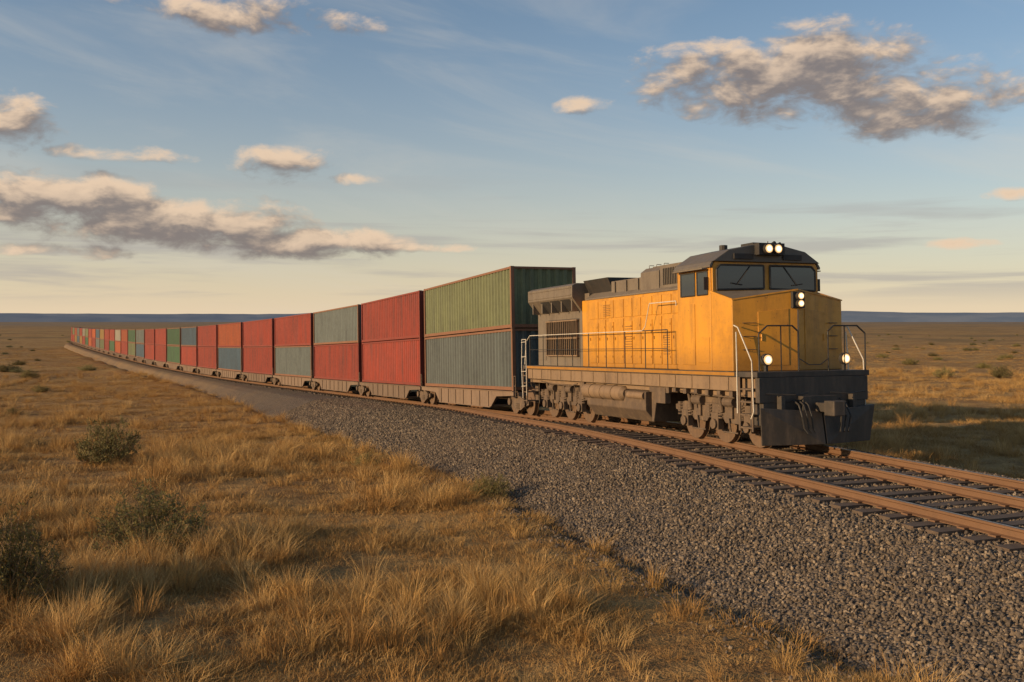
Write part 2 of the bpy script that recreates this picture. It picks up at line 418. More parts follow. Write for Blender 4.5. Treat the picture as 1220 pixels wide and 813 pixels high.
def tuft(name,n,h,rad,wd,spread,mat,seed):
    R_=random.Random(seed); vs=[]; fs=[]
    for i in range(n):
        a=R_.uniform(0,6.283); rr=rad*math.sqrt(R_.random()); bx,by=rr*math.cos(a),rr*math.sin(a)
        da=a+R_.uniform(-.9,.9); hh=h*R_.uniform(.4,1.05); ln=spread*R_.uniform(.2,1)*hh; fa=R_.uniform(0,6.283); wx,wy=math.cos(fa)*wd,math.sin(fa)*wd
        o=len(vs); K=2
        for k in range(K):
            u=k/K; cx=bx+math.cos(da)*ln*u*u*1.3; cy=by+math.sin(da)*ln*u*u*1.3; cz=hh*(u-.25*spread*u*u); ww=1-u*.5
            vs+=[(cx-wx*ww,cy-wy*ww,cz),(cx+wx*ww,cy+wy*ww,cz)]
        vs.append((bx+math.cos(da)*ln*1.3,by+math.sin(da)*ln*1.3,hh*(1-.25*spread)))
        fs+=[(o,o+1,o+3,o+2),(o+2,o+3,o+4)]
    return protomesh(name,vs,fs,mat)
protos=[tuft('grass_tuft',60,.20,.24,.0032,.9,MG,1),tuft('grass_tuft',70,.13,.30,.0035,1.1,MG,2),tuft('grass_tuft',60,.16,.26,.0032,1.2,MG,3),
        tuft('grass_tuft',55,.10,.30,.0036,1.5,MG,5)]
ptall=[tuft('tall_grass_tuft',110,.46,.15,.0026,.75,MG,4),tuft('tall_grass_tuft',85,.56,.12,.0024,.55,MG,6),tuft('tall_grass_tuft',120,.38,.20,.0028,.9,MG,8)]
def grass_pts(N,r0,r1,tall=False,a0=-42,a1=42,pw=2):
    rr=(rng.uniform(r0**pw,r1**pw,N))**(1/pw); aa=np.radians(rng.uniform(a0,a1,N)); x=rr*np.sin(aa); y=rr*np.cos(aa)
    s,o=nearest(x,y); lim=-(1.7+4.45*kw(s))+.15+(fbm(x*.8,y*.8,77)-.5)*1.8
    k=((o<lim)|(o>3.9)); x,y,rr,o=x[k],y[k],rr[k],o[k]
    d=fbm(x*.45,y*.45,41)
    thr,sl_=( .50,6.) if tall else (.34,4.)
    k=rng.uniform(0,1,len(x))<np.clip((d-thr)*sl_,.04 if tall else .12,1)
    x,y,rr,d=x[k],y[k],rr[k],d[k]
    return x,y,ground_z(x,y)-.01,rr,d
def collect(spec,tall):
    sets=[]
    for (N,r0,r1,sm) in spec:
        x,y,z,rr,d=grass_pts(N,r0,r1,tall); n=len(x)
        sc=sm*rng.uniform(.6,1.3,n)*(.7+d*.6)
        hs=sc*rng.uniform(.8,1.25,n)/(1 if sm<1.4 else sm/1.3)*(1.5 if r0>=130 else 1)
        sets.append((np.column_stack([x,y,z]),np.column_stack([rng.uniform(-.15,.15,n),rng.uniform(-.15,.15,n),rng.uniform(0,6.28,n)]),np.column_stack([sc,sc,hs])))
    return [np.vstack([q_[i] for q_ in sets]) for i in range(3)]
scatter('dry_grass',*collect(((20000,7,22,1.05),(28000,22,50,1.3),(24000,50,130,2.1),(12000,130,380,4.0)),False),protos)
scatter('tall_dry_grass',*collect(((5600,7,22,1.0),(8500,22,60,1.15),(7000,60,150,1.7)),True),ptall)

# ------------------------------------------------------------------ shrubs
def leafmat(name,c1,c2):
    m,t,b,tc=newmat(name)
    n=t.noise(tc.outputs['Object'],5,3,.7); setc(t,b,t.mix(t.ss(n,.38,.62),c1,c2)); b.inputs['Roughness'].default_value=.8; return m
ML=leafmat('sagebrush_leaves',(.12,.105,.03),(.28,.225,.07)); MTW=leafmat('sagebrush_twigs',(.12,.075,.038),(.26,.17,.085))
def shrub_meshes(seed,nb=90,rad=1.0,h=1.0):
    R_=random.Random(seed); tw=MB(); lv=MB()
    for i in range(nb):
        a=R_.uniform(0,6.283); up=R_.uniform(.22,1.0); L_=R_.uniform(.6,1.05)
        hx=math.sqrt(max(0,1-up*up))*rad*L_; tip=Vector((math.cos(a)*hx,math.sin(a)*hx,up*h*L_)); b0=Vector((math.cos(a)*.06,math.sin(a)*.06,0)); mid=b0.lerp(tip,.5)+Vector((R_.uniform(-.07,.07),R_.uniform(-.07,.07),-.04))
        tw.cyl(b0,mid,.012,3,.008); tw.cyl(mid,tip,.008,3,.003)
        for k in range(9):
            u=R_.uniform(.3,1.0); p=(b0.lerp(mid,u*2) if u<.5 else mid.lerp(tip,u*2-1)); q_=p+Vector((R_.gauss(0,.1),R_.gauss(0,.1),R_.uniform(.02,.17)))
            tw.cyl(p,q_,.004,3,.002)
            for j in range(11):
                c=p.lerp(q_,R_.uniform(.2,1.15))+Vector((R_.gauss(0,.018),R_.gauss(0,.018),R_.gauss(0,.018)))
                d=Vector((R_.gauss(0,1),R_.gauss(0,1),R_.gauss(.6,1))).normalized()*R_.uniform(.022,.045); e_=d.orthogonal().normalized()*R_.uniform(.006,.011)
                lv.add([c-e_,c+e_,c+d+e_*.6,c+d-e_*.6],[(0,1,2,3)])
    return tw,lv
vmm=[]
for sd in (1,2,3):
    tw,lv=shrub_meshes(sd)
    a=bpy.data.meshes.new('twigs'); a.from_pydata(tw.v,[],tw.f); a.materials.append(MTW)
    b_=bpy.data.meshes.new('leaves'); b_.from_pydata(lv.v,[],lv.f); b_.materials.append(ML); vmm.append((a,b_))
for i,(x,y,wd,ht) in enumerate([(-12.1,29.8,1.1,1.5),(-6.15,17.0,1.1,1.2),(-7.05,13.8,1.0,1.6),(-.5,22.4,.6,.62),(-4.1,28.5,.7,.5),(46,106,1.4,1.3),(51,104,1.5,1.5),
     (-62,128,1.8,1.2),(-76,150,2.2,1.4),(64,160,1.6,1.2),(-31,62,.8,.5),(-45,95,1.1,.8),(-8.3,15.6,.55,.5),(-17,36,.6,.45)]):
    z=float(ground_z([x],[y])[0])-.03
    e=empty('sagebrush_shrub',Matrix.Translation((x,y,z))@Matrix.Rotation(random.uniform(0,6.28),4,'Z')@Matrix.Diagonal((wd,wd,ht,1)))
    for nm,me in zip(('twigs','leaves'),vmm[i%3]):
        o=bpy.data.objects.new(nm,me); COL.objects.link(o); o.parent=e
N=260; rr=rng.uniform(110,700,N); aa=np.radians(rng.uniform(-40,40,N)); x=rr*np.sin(aa); y=rr*np.cos(aa); s_,o_=nearest(x,y); kk=np.abs(o_)>9; x,y,rr=x[kk],y[kk],rr[kk]; n=len(x)
sc=rng.uniform(.6,1.5,n)
scatter('distant_sagebrush',np.column_stack([x,y,ground_z(x,y)-.05]),np.column_stack([np.zeros(n),np.zeros(n),rng.uniform(0,6.28,n)]),np.column_stack([sc*1.3,sc*1.3,sc*.8]),[bpy.data.objects.new('sagebrush_crown',v_[1]) for v_ in vmm])

# ------------------------------------------------------------------ train materials
Y=(.60,.27,.022)
MYEL=paint('yellow_locomotive_paint',Y,dirt=(.19,.09,.025),amt=.68,rough=.42,scale=1.1,zg=(1.7,2.3),lo=.40,hi=.70)
MLAT=paint('dulled_yellow',(.28,.135,.025),dirt=(.10,.06,.03),amt=.5,rough=.5,scale=2)
MGRY=paint('grey_weathered_paint',(.165,.130,.092),dirt=(.075,.055,.04),amt=.7,rough=.6,scale=1.5)
MDGR=paint('dark_grey_roof',(.11,.094,.076),dirt=(.17,.13,.09),amt=.6,rough=.55,scale=1.5)
MSOOT=paint('sooty_black',(.028,.025,.022),dirt=(.07,.05,.035),amt=.6,rough=.65,scale=2)
MUND=paint('grimy_underframe',(.10,.068,.045),dirt=(.25,.165,.095),amt=.75,rough=.8,scale=2.2,streak=.8,bump=.3)
MPIL=paint('dark_pilot_paint',(.045,.037,.03),dirt=(.16,.115,.08),amt=.65,rough=.65,scale=2)
MSILL=paint('tan_sill',(.23,.15,.085),dirt=(.09,.06,.04),amt=.75,rough=.7,scale=1.8)
MWHITE=paint('white_handrail',(.60,.55,.46),dirt=(.3,.2,.12),amt=.5,rough=.5,scale=4)
MWHEEL=paint('wheel_steel',(.16,.10,.062),dirt=(.28,.17,.09),amt=.6,rough=.55,metal=.3,scale=4)
m,t,b,tc=newmat('cab_glass'); setc(t,b,(.015,.02,.025)); b.inputs['Roughness'].default_value=.05; b.inputs['Specular IOR Level'].default_value=1.0; MGL=m
def lampmat(name,col,st):
    m,t,b,tc=newmat(name); setc(t,b,(.5,.4,.25)); b.inputs['Emission Color'].default_value=col+(1,); b.inputs['Emission Strength'].default_value=st; return m
MBULB=lampmat('lamp_bulb',(1,.80,.50),2.0); MREFL=lampmat('lamp_reflector',(1,.56,.22),.9)

def chord(sa,sb):
    a=Vector([float(q_) for q_ in P(sa)]); b=Vector([float(q_) for q_ in P(sb)]); d=(b-a).normalized()
    xax=Vector((d.y,-d.x,0)).normalized(); zax=xax.cross(d)
    return Matrix((( xax.x,d.x,zax.x,a.x),(xax.y,d.y,zax.y,a.y),(xax.z,d.z,zax.z,a.z),(0,0,0,1)))

# ------------------------------------------------------------------ locomotive
loco=empty('diesel_locomotive',chord(0,12))
def wheelset(mb,y,r,zc=None,gx=.7175):
    zc=r if zc is None else zc
    for sg in (-1,1):
        mb.cyl((sg*(gx-.05),y,zc),(sg*(gx+.075),y,zc),r,28)
        mb.cyl((sg*(gx-.075),y,zc),(sg*(gx-.05),y,zc),r+.03,28)
        mb.cyl((sg*(gx+.075),y,zc),(sg*(gx+.10),y,zc),r*.45,20)
    mb.cyl((-.95,y,zc),(.95,y,zc),.08,10)
b_=MB(); b_.box(-1.5,1.5,-.85,12.8,1.60,1.72); b_.obj('walkway_deck',MPIL,loco,.01)
b_=MB(); b_.boxs(1.36,1.46,.0,12.6,1.28,1.597); b_.box(-1.3,1.3,-.6,12.6,1.15,1.595)
for k in range(16): b_.boxs(1.46,1.48,.3+k*.78,.36+k*.78,1.30,1.59)
b_.obj('side_sill',MSILL,loco,.008)
b_=MB(); b_.boxs(1.503,1.512,.0,12.4,1.625,1.70); b_.obj('sill_stripe',MYEL,loco)
# nose
nz=MB(); zb=1.723
pl=[(-1.5,.92,3.55),(-1.5,.05,3.32),(0,-.30,3.54),(1.5,.05,3.32),(1.5,.92,3.55)]
n=len(pl); vs=[(x,y,zb) for x,y,z in pl]+list(pl)
nz.add(vs,[(i,(i+1)%n,n+(i+1)%n,n+i) for i in range(n)]+[tuple(range(n-1,-1,-1))])
nz.obj('nose',MYEL,loco,.015)
b_=MB(); e_=.012
b_.add([(-1.46,.92,3.55+e_),(-1.46,.06,3.335+e_),(0,-.27,3.54+e_),(1.46,.06,3.335+e_),(1.46,.92,3.55+e_),(0,.92,3.60)],
       [(0,1,2,5),(5,2,3,4)]); b_.obj('anti_glare_panel',MGRY,loco)
b_=MB()
b_.add([(-1.515,.92,3.545),(-1.515,.035,3.315),(0,-.32,3.535),(1.515,.035,3.315),(1.515,.92,3.545),
        (-1.515,.92,3.575),(-1.515,.035,3.345),(0,-.32,3.565),(1.515,.035,3.345),(1.515,.92,3.575),
        (-1.45,.92,3.575),(-1.45,.07,3.352),(0,-.26,3.568),(1.45,.07,3.352),(1.45,.92,3.575)],
       [(0,1,6,5),(1,2,7,6),(2,3,8,7),(3,4,9,8),(5,6,11,10),(6,7,12,11),(7,8,13,12),(8,9,14,13)]); b_.obj('nose_lip',MYEL,loco)
b_=MB()
def onnose(x,z,out=.0):
    t_=1-abs(x)/1.5; return (x,.05-.35*t_-out,z)
for sg in (-1,1):
    for z in (2.2,2.5,2.8): b_.tube([onnose(sg*1.0,z,.01),onnose(sg*1.0,z,.06),onnose(sg*1.28,z,.06),onnose(sg*1.28,z,.01)],.009,5)
b_.tube([onnose(0,1.75,.004),onnose(0,3.1,.004)],.022,4)
b_.obj('nose_grab_irons',MPIL,loco)
b_=MB()
for sg in (-1,1):
    Q=((.22,1.85),(.92,1.85),(.92,3.05),(.22,3.12))
    pts=[onnose(sg*x,z,.012) for x,z in Q]; pin=[onnose(sg*x,z,-.01) for x,z in Q]
    b_.add(pts+pin,[(0,1,2,3),(0,4,5,1),(1,5,6,2),(2,6,7,3),(3,7,4,0)])
    b_.tube([onnose(sg*.85,2.4,.02),onnose(sg*.85,2.55,.02)],.02,5)
b_.obj('nose_doors',MYEL,loco,.004)
# cab
b_=MB()
sec=[(-1.5,1.722),(-1.5,4.14),(-1.44,4.24),(1.44,4.24),(1.5,4.14),(1.5,1.722)]
b_.prism(sec,'y',.93,2.42); b_.obj('cab_body',MYEL,loco,.012)
b_=MB()
prof=[(-1.55,4.13),(-1.50,4.24),(-1.08,4.53),(-.45,4.66),(.45,4.66),(1.08,4.53),(1.50,4.24),(1.55,4.13)]
b_.prism([(-1.50,4.262)]+prof[2:6]+[(1.50,4.262)],'y',.80,2.50)
for sg in (-1,1): b_.prism([(sg*1.503,4.12),(sg*1.56,4.12),(sg*1.56,4.17),(sg*1.50,4.262),(sg*1.44,4.262)],'y',.86,2.50)
b_.obj('cab_roof',MDGR,loco,.012)
b_=MB(); b_.prism([(-1.48,3.54),(1.48,3.54),(1.48,4.14),(1.42,4.255),(-1.42,4.255),(-1.48,4.14)],'y',.865,.928); b_.obj('windshield_surround',MYEL,loco,.01)
b_=MB(); g_=MB()
for sg in (-1,1):
    W_=((.09,3.64),(1.38,3.60),(1.38,4.08),(1.28,4.18),(.09,4.18))
    g_.prism([(sg*x,z) for x,z in W_],'y',.842,.863)
    b_.tube([(sg*x,.845,z) for x,z in W_+(W_[0],)],.026,5)
    b_.tube([(sg*.45,.825,4.19),(sg*.85,.82,3.72)],.01,4); b_.tube([(sg*.70,.822,3.72),(sg*1.0,.822,3.76)],.012,4)
for sg in (-1,1):
    for (y0,y1) in ((1.04,1.50),(1.60,2.24)):
        x=sg*1.503; g_.prism([(y0,3.50),(y1,3.50),(y1,4.04),(y0,4.04)],'x',x,x+sg*.008)
        b_.tube([(x+sg*.01,y0,3.50),(x+sg*.01,y1,3.50),(x+sg*.01,y1,4.04),(x+sg*.01,y0,4.04),(x+sg*.01,y0,3.50)],.018,5)
    b_.box(*sorted((sg*1.52,sg*1.64)),.98,1.0,3.6,3.9)
g_.obj('cab_windows',MGL,loco); b_.obj('window_gaskets',MSOOT,loco)
b_=MB(); b_.boxs(1.54,1.68,1.0,2.35,4.085,4.11); b_.obj('window_awning',MGRY,loco)
b_=MB()
b_.boxs(1.502,1.516,1.62,2.2,1.85,3.3); b_.boxs(1.502,1.512,1.0,1.5,1.9,2.5); b_.obj('cab_door',MYEL,loco,.006)
b_=MB(); b_.box(-.36,.36,.62,1.05,4.42,4.70); b_.box(-.2,.2,1.1,1.6,4.662,4.76); b_.cyl((-.5,1.9,4.6),(-.5,1.9,4.76),.1,10); b_.cyl((.5,1.5,4.68),(.5,1.2,4.78),.05,8); b_.cyl((.62,1.5,4.66),(.62,1.15,4.76),.04,8); b_.tube([(.8,1.9,4.55),(.8,1.9,4.90)],.012)
b_.boxs(.42,.95,.76,.80,4.32,4.45)
b_.obj('headlight_housing',MSOOT,loco,.01)
r_=MB(); b_=MB(); h_=MB()
def lamp(x,y,z,R_):
    h_.cyl((x,y,z),(x,y+.10,z),R_*1.25,18); r_.cyl((x,y-.012,z),(x,y-.001,z),R_,18); b_.cyl((x,y-.022,z),(x,y-.013,z),R_*.68,16)
for x in (-.13,.13): lamp(x,.55,4.56,.098)
y0=-.33
h_.box(-.16,.16,y0-.02,y0+.06,3.13,3.50)
for z in (3.23,3.40): lamp(0,y0-.10,z,.074)
for x in (-1.05,1.05):
    lamp(x,-.62,1.98,.108); h_.box(x-.03,x+.03,-.58,-.50,1.72,1.88)
h_.obj('lamp_housings',MSOOT,loco,.005); r_.obj('lamp_reflectors',MREFL,loco); b_.obj('headlights',MBULB,loco)
# long hood
b_=MB(); b_.box(-1.2,1.2,2.425,8.6,1.723,3.72); b_.obj('engine_hood',MYEL,loco,.02)
b_=MB(); b_.prism([(-1.22,3.72),(-1.22,3.76),(-.98,3.93),(.98,3.93),(1.22,3.76),(1.22,3.72)],'y',2.43,8.3); b_.obj('hood_roof',MGRY,loco,.01)
d_=MB(); l_=MB()
y=2.62; kk=0
while y<8.1:
    wd=.50 if kk%3 else .62
    d_.boxs(1.2,1.222,y,y+wd-.06,1.84,3.02 if kk%2 else 3.1)
    d_.boxs(1.2,1.218,y,y+wd-.06,3.14,3.64)
    l_.boxs(1.222,1.238,y+wd-.15,y+wd-.12,2.5,2.58); l_.boxs(1.222,1.232,y+.03,y+.05,2.0,2.06); l_.boxs(1.222,1.232,y+.03,y+.05,2.85,2.91)
    y+=wd; kk+=1
for k in range(9): l_.boxs(1.222,1.238,5.36,5.74,2.3+k*.07,2.32+k*.07)
for k in range(7): l_.boxs(1.218,1.236,6.66,7.1,3.2+k*.05,3.22+k*.05)
for k in range(10): l_.boxs(1.222,1.238,3.3,3.62,2.1+k*.06,2.12+k*.06)
d_.obj('hood_doors',MYEL,loco,.006); l_.obj('door_latches_and_louvers',MLAT,loco)
b_=MB(); b_.box(-1.12,1.12,2.55,3.95,3.78,4.42); b_.prism([(-1.12,3.78),(-1.12,4.30),(-.95,4.42),(.95,4.42),(1.12,4.30),(1.12,3.78)],'y',4.0,5.0)
b_.box(-1.05,1.05,5.03,6.9,3.8,4.2); b_.box(-.8,.8,2.6,4.9,4.42,4.47)
b_.boxs(1.05,1.10,5.2,5.25,3.8,4.18); b_.boxs(1.05,1.10,5.9,5.95,3.8,4.18); b_.boxs(1.05,1.10,6.6,6.65,3.8,4.18)
for y in (4.1,4.5,4.9): b_.tube([(-.9,y,4.42),(-.9,y,4.5),(-.75,y,4.5)],.012,4)
b_.obj('dynamic_brake_housing',MGRY,loco,.02)
b_=MB(); b_.boxs(1.12,1.126,2.75,3.80,3.90,4.33)
for k in range(3): b_.cyl((0,5.5+k*.6,4.2),(0,5.5+k*.6,4.27),.26,16)
b_.box(-.5,.5,7.0,8.2,3.9,4.28); b_.prism([(-.95,3.93),(-1.15,4.33),(1.15,4.33),(.95,3.93)],'y',6.95,8.6)
b_.obj('exhaust_and_grilles',MSOOT,loco,.01)
b_=MB()
for k in range(12): b_.boxs(1.126,1.15,2.78+k*.086,2.80+k*.086,3.90,4.33)
b_.obj('grille_bars',MGRY,loco)
b_=MB(); b_.box(-1.2,1.2,8.603,12.1,1.723,3.42)
b_.prism([(-1.2,3.42),(-1.52,3.84),(-1.52,4.20),(-1.35,4.27),(1.35,4.27),(1.52,4.20),(1.52,3.84),(1.2,3.42)],'y',8.62,12.2)
b_.box(-1.1,1.1,8.3,8.615,3.73,3.95)
for k in range(5): b_.boxs(1.20,1.47,8.75+k*.78,8.81+k*.78,3.42,3.82)
b_.boxs(1.52,1.535,8.7,12.1,3.9,3.94); b_.boxs(1.52,1.535,8.7,12.1,4.12,4.16)
b_.obj('radiator_section',MGRY,loco,.015)
b_=MB()
for y0,y1 in ((8.9,9.6),(9.7,10.4),(10.5,11.2)):
    for sg in (-1,1):
        b_.add([(sg*1.24,y0,3.45),(sg*1.24,y1,3.45),(sg*1.50,y1,3.79),(sg*1.50,y0,3.79)],[(0,1,2,3)])
b_.boxs(1.2,1.205,8.8,11.2,2.05,3.2)
for k in range(2): b_.cyl((0,9.5+k*1.4,4.27),(0,9.5+k*1.4,4.35),.55,20)
b_.obj('radiator_openings',MSOOT,loco)
b_=MB()
for k in range(17): b_.boxs(1.205,1.29,8.85+k*.145,8.88+k*.145,2.05,3.15)
for z in (2.05,2.6,3.15): b_.boxs(1.205,1.30,8.8,11.25,z-.02,z+.02)
b_.obj('radiator_cage',MSILL,loco)
b_=MB(); b_.boxs(1.20,1.215,11.4,11.95,1.9,3.2); b_.box(-.5,.5,12.1,12.13,1.75,3.3); b_.obj('rear_doors',MGRY,loco,.005)
b_=MB(); b_.prism([(-1.0,1.2),(-1.38,1.1),(-1.38,.62),(-1.1,.30),(1.1,.30),(1.38,.62),(1.38,1.1),(1.0,1.2)],'y',4.35,7.95)
b_.prism([(4.0,1.25),(4.35,1.25),(4.35,.32),(4.25,.32)],'x',-1.2,1.2); b_.obj('fuel_tank',MUND,loco,.02)
b_=MB()
for sg in (-1,1):
    b_.cyl((sg*1.33,5.6,1.02),(sg*1.33,8.0,1.02),.21,18); b_.cyl((sg*1.33,5.5,1.02),(sg*1.33,5.6,1.02),.12,18,.21)
    b_.cyl((sg*1.33,8.0,1.02),(sg*1.33,8.1,1.02),.21,18,.12)
    for y in (6.1,6.8,7.5): b_.cyl((sg*1.33,y,1.02),(sg*1.33,y+.05,1.02),.225,18)
    b_.cyl((sg*1.36,4.4,1.0),(sg*1.36,5.3,1.0),.10,12)
b_.obj('air_reservoirs',MSILL,loco,0,True)
# trucks
w_=MB(); f_=MB(); sp=MB(); dt=MB()
for y0 in (-.15,8.75):
    ax=[y0+.15,y0+1.5,y0+2.85]
    for a in ax: wheelset(w_,a,.46,gx=.80)
    for sg in (-1,1):
        X0,X1=sorted((sg*1.0,sg*1.14))
        f_.prism([(y0-.35,.84),(y0-.35,.72),(y0-.05,.66),(y0+.35,.66),(y0+.55,.50),(y0+1.1,.50),(y0+1.25,.66),(y0+1.75,.66),(y0+1.9,.50),(y0+2.45,.50),(y0+2.65,.66),(y0+3.05,.66),(y0+3.35,.72),(y0+3.35,.84),(y0+2.9,.94),(y0+.1,.94)],'x',X0,X1)
        for a in ax:
            f_.box(*sorted((sg*1.02,sg*1.18)),a-.15,a+.15,.33,.72); f_.cyl((sg*1.18,a,.46),(sg*1.24,a,.46),.12,12)
            for e in (-.24,.24):
                for k in range(5): sp.cyl((sg*1.14,a+e,.60+k*.07),(sg*1.14,a+e,.635+k*.07),.075,10)
        for a in (y0+.82,y0+2.18):
            f_.cyl((sg*1.18,a-.2,1.0),(sg*1.18,a+.2,1.0),.12,12); f_.box(*sorted((sg*1.02,sg*1.2)),a-.09,a+.09,.62,1.0)
            f_.tube([(sg*1.18,a-.3,.3),(sg*1.18,a+.3,.3)],.022); f_.tube([(sg*1.18,a,.3),(sg*1.18,a+.1,.7)],.025)
            f_.cyl((sg*1.18,a+.35,.75),(sg*1.24,a+.35,1.15),.05,8)
        f_.box(*sorted((sg*.97,sg*1.12)),y0+.3,y0+2.7,.94,1.12)
        dt.tube([(sg*1.3,y0+.0,1.2),(sg*1.3,y0+.5,1.12),(sg*1.3,y0+1.8,1.14),(sg*1.3,y0+2.9,1.2)],.022)
        dt.tube([(sg*1.25,y0+.3,1.25),(sg*1.25,y0+.45,.8)],.018); dt.tube([(sg*1.25,y0+2.3,1.25),(sg*1.22,y0+2.2,.8)],.018)
    f_.box(-.7,.7,y0,y0+3,.5,.8)
b2_=MB(); b2_.boxs(1.25,1.42,3.25,3.75,.85,1.25); b2_.boxs(1.2,1.40,3.1,4.1,1.12,1.27); b2_.boxs(1.2,1.38,8.15,8.45,.9,1.27)
for k in range(6): b2_.boxs(1.28,1.44,.2+k*.5,.34+k*.5,1.14+(k%2)*.03,1.27)
b2_.obj('underframe_boxes',MUND,loco,.01)
w_.obj('wheels',MWHEEL,loco,.008); f_.obj('truck_frames',MUND,loco,.01); sp.obj('truck_springs',MUND,loco); dt.obj('brake_pipes',MUND,loco)
# pilot, plow, steps
b_=MB()
b_.box(-1.45,1.45,-.85,-.70,1.05,1.597)
b_.box(-1.35,1.35,-.84,-.35,.55,1.05)
b_.box(-.45,.45,-1.02,-.85,.72,1.18)
for sg in (-1,1):
    b_.add([(sg*.02,-1.22,.14),(sg*1.44,-.90,.14),(sg*1.52,-.98,.95),(sg*.02,-1.10,.84),(sg*.02,-1.15,.14),(sg*1.40,-.82,.14),(sg*1.46,-.88,.95),(sg*.02,-1.0,.84)],
       [(0,1,2,3),(7,6,5,4),(0,3,7,4),(1,5,6,2),(3,2,6,7),(0,4,5,1)])
    b_.box(*sorted((sg*.9,sg*1.0)),-1.0,-.84,.3,1.2)
b_.obj('pilot_and_plow',MPIL,loco,.01)
b_=MB()
for sg in (-1,1):
    xa,xb=sorted((sg*1.05,sg*1.5))
    for k,z in enumerate((.48,.76,1.04,1.32)):
        b_.box(xa,xb,-.62,-.20,z,z+.035)
    b_.box(*sorted((sg*1.03,sg*1.06)),-.66,-.10,.42,1.6)
    b_.box(*sorted((sg*1.475,sg*1.505)),-.20,-.13,.42,1.6); b_.box(*sorted((sg*1.475,sg*1.505)),-.68,-.62,.42,1.6)
    for k,z in enumerate((.5,.8,1.1,1.35)): b_.box(xa,xb,12.45,12.8,z,z+.035)
    b_.box(*sorted((sg*1.03,sg*1.06)),12.4,12.8,.42,1.6); b_.box(*sorted((sg*1.47,sg*1.505)),12.74,12.8,.42,1.6); b_.box(*sorted((sg*1.47,sg*1.505)),12.42,12.48,.42,1.6)
b_.box(-1.0,1.0,12.65,12.8,.9,1.597)
b_.obj('steps',MUND,loco,.006)
b_=MB()
b_.box(-.12,.12,-1.45,-.85,.84,1.04); b_.prism([(-.22,-1.75),(.05,-1.78),(.05,-1.6),(.22,-1.62),(.22,-1.42),(-.22,-1.42)],'z',.78,1.10)
b_.box(-.12,.12,12.6,13.6,.84,1.02)
b_.obj('coupler',MPIL,loco,.02)
b_=MB()
for x in (-.62,-.5,-.38,.38,.5,.62): b_.tube([(x,-.9,1.1),(x,-1.1,1.0),(x*1.03,-1.24,.75),(x*.95,-1.24,.5),(x*.85,-1.28,.4)],.022,6)
b_.tube([(-1.3,-.9,1.25),(-.7,-1.1,1.22),(-.3,-1.0,1.25)],.014); b_.tube([(1.3,-.9,1.25),(.7,-1.1,1.22),(.3,-1.0,1.25)],.014)
b_.obj('air_hoses',MSOOT,loco)
k_=MB(); w2=MB()
for sg in (-1,1):
    x=sg*1.47
    ys=np.linspace(3.0,12.2,9); zr=2.72
    for y in ys: k_.tube([(x,y,1.72),(x,y,zr)],.015)
    w2.tube([(x,2.55,3.30),(x,2.55,3.42),(x,3.9,3.42),(x,4.15,zr+.1),(x,4.3,zr)],.013)
    w2.tube([(x,4.3,zr),(x,12.2,zr),(x,12.5,2.55),(x,12.7,1.75)],.013)
    k_.tube([(x,3.0,zr),(x,4.3,zr)],.015); k_.tube([(x,3.0,2.25),(x,12.2,2.25)],.009)
    w2.tube([(sg*1.5,.0,2.75),(sg*1.5,-.15,2.7),(sg*1.5,-.66,1.95),(sg*1.5,-.70,.85),(sg*1.5,-.60,.7)],.015)
    w2.tube([(sg*1.5,-.08,2.6),(sg*1.52,-.12,1.9),(sg*1.52,-.12,.8)],.015)
    w2.tube([(sg*1.5,12.8,.6),(sg*1.5,12.9,1.6),(sg*1.5,12.85,2.6),(sg*1.5,12.5,2.6),(sg*1.5,12.45,.7)],.014)
    for z in (1.0,1.5,2.0,2.5): w2.tube([(sg*1.5,12.5,z+.02),(sg*1.52,12.86,z)],.012)
    k_.tube([(sg*1.42,-.82,1.72),(sg*1.42,-.82,2.55),(sg*1.2,-.82,2.72),(sg*.55,-.82,2.72),(sg*.4,-.82,2.6),(sg*.4,-.82,1.72)],.018)
    k_.tube([(sg*.85,-.82,1.72),(sg*.85,-.82,2.72)],.014)
k_.tube([(-.4,-.84,2.0),(-.15,-.86,1.86),(.15,-.86,1.86),(.4,-.84,2.0)],.012)
k_.tube([(-1.42,12.75,1.72),(-1.42,12.75,2.6),(1.42,12.75,2.6),(1.42,12.75,1.72)],.016)
k_.obj('stanchions',MSOOT,loco); w2.obj('handrails',MWHITE,loco)

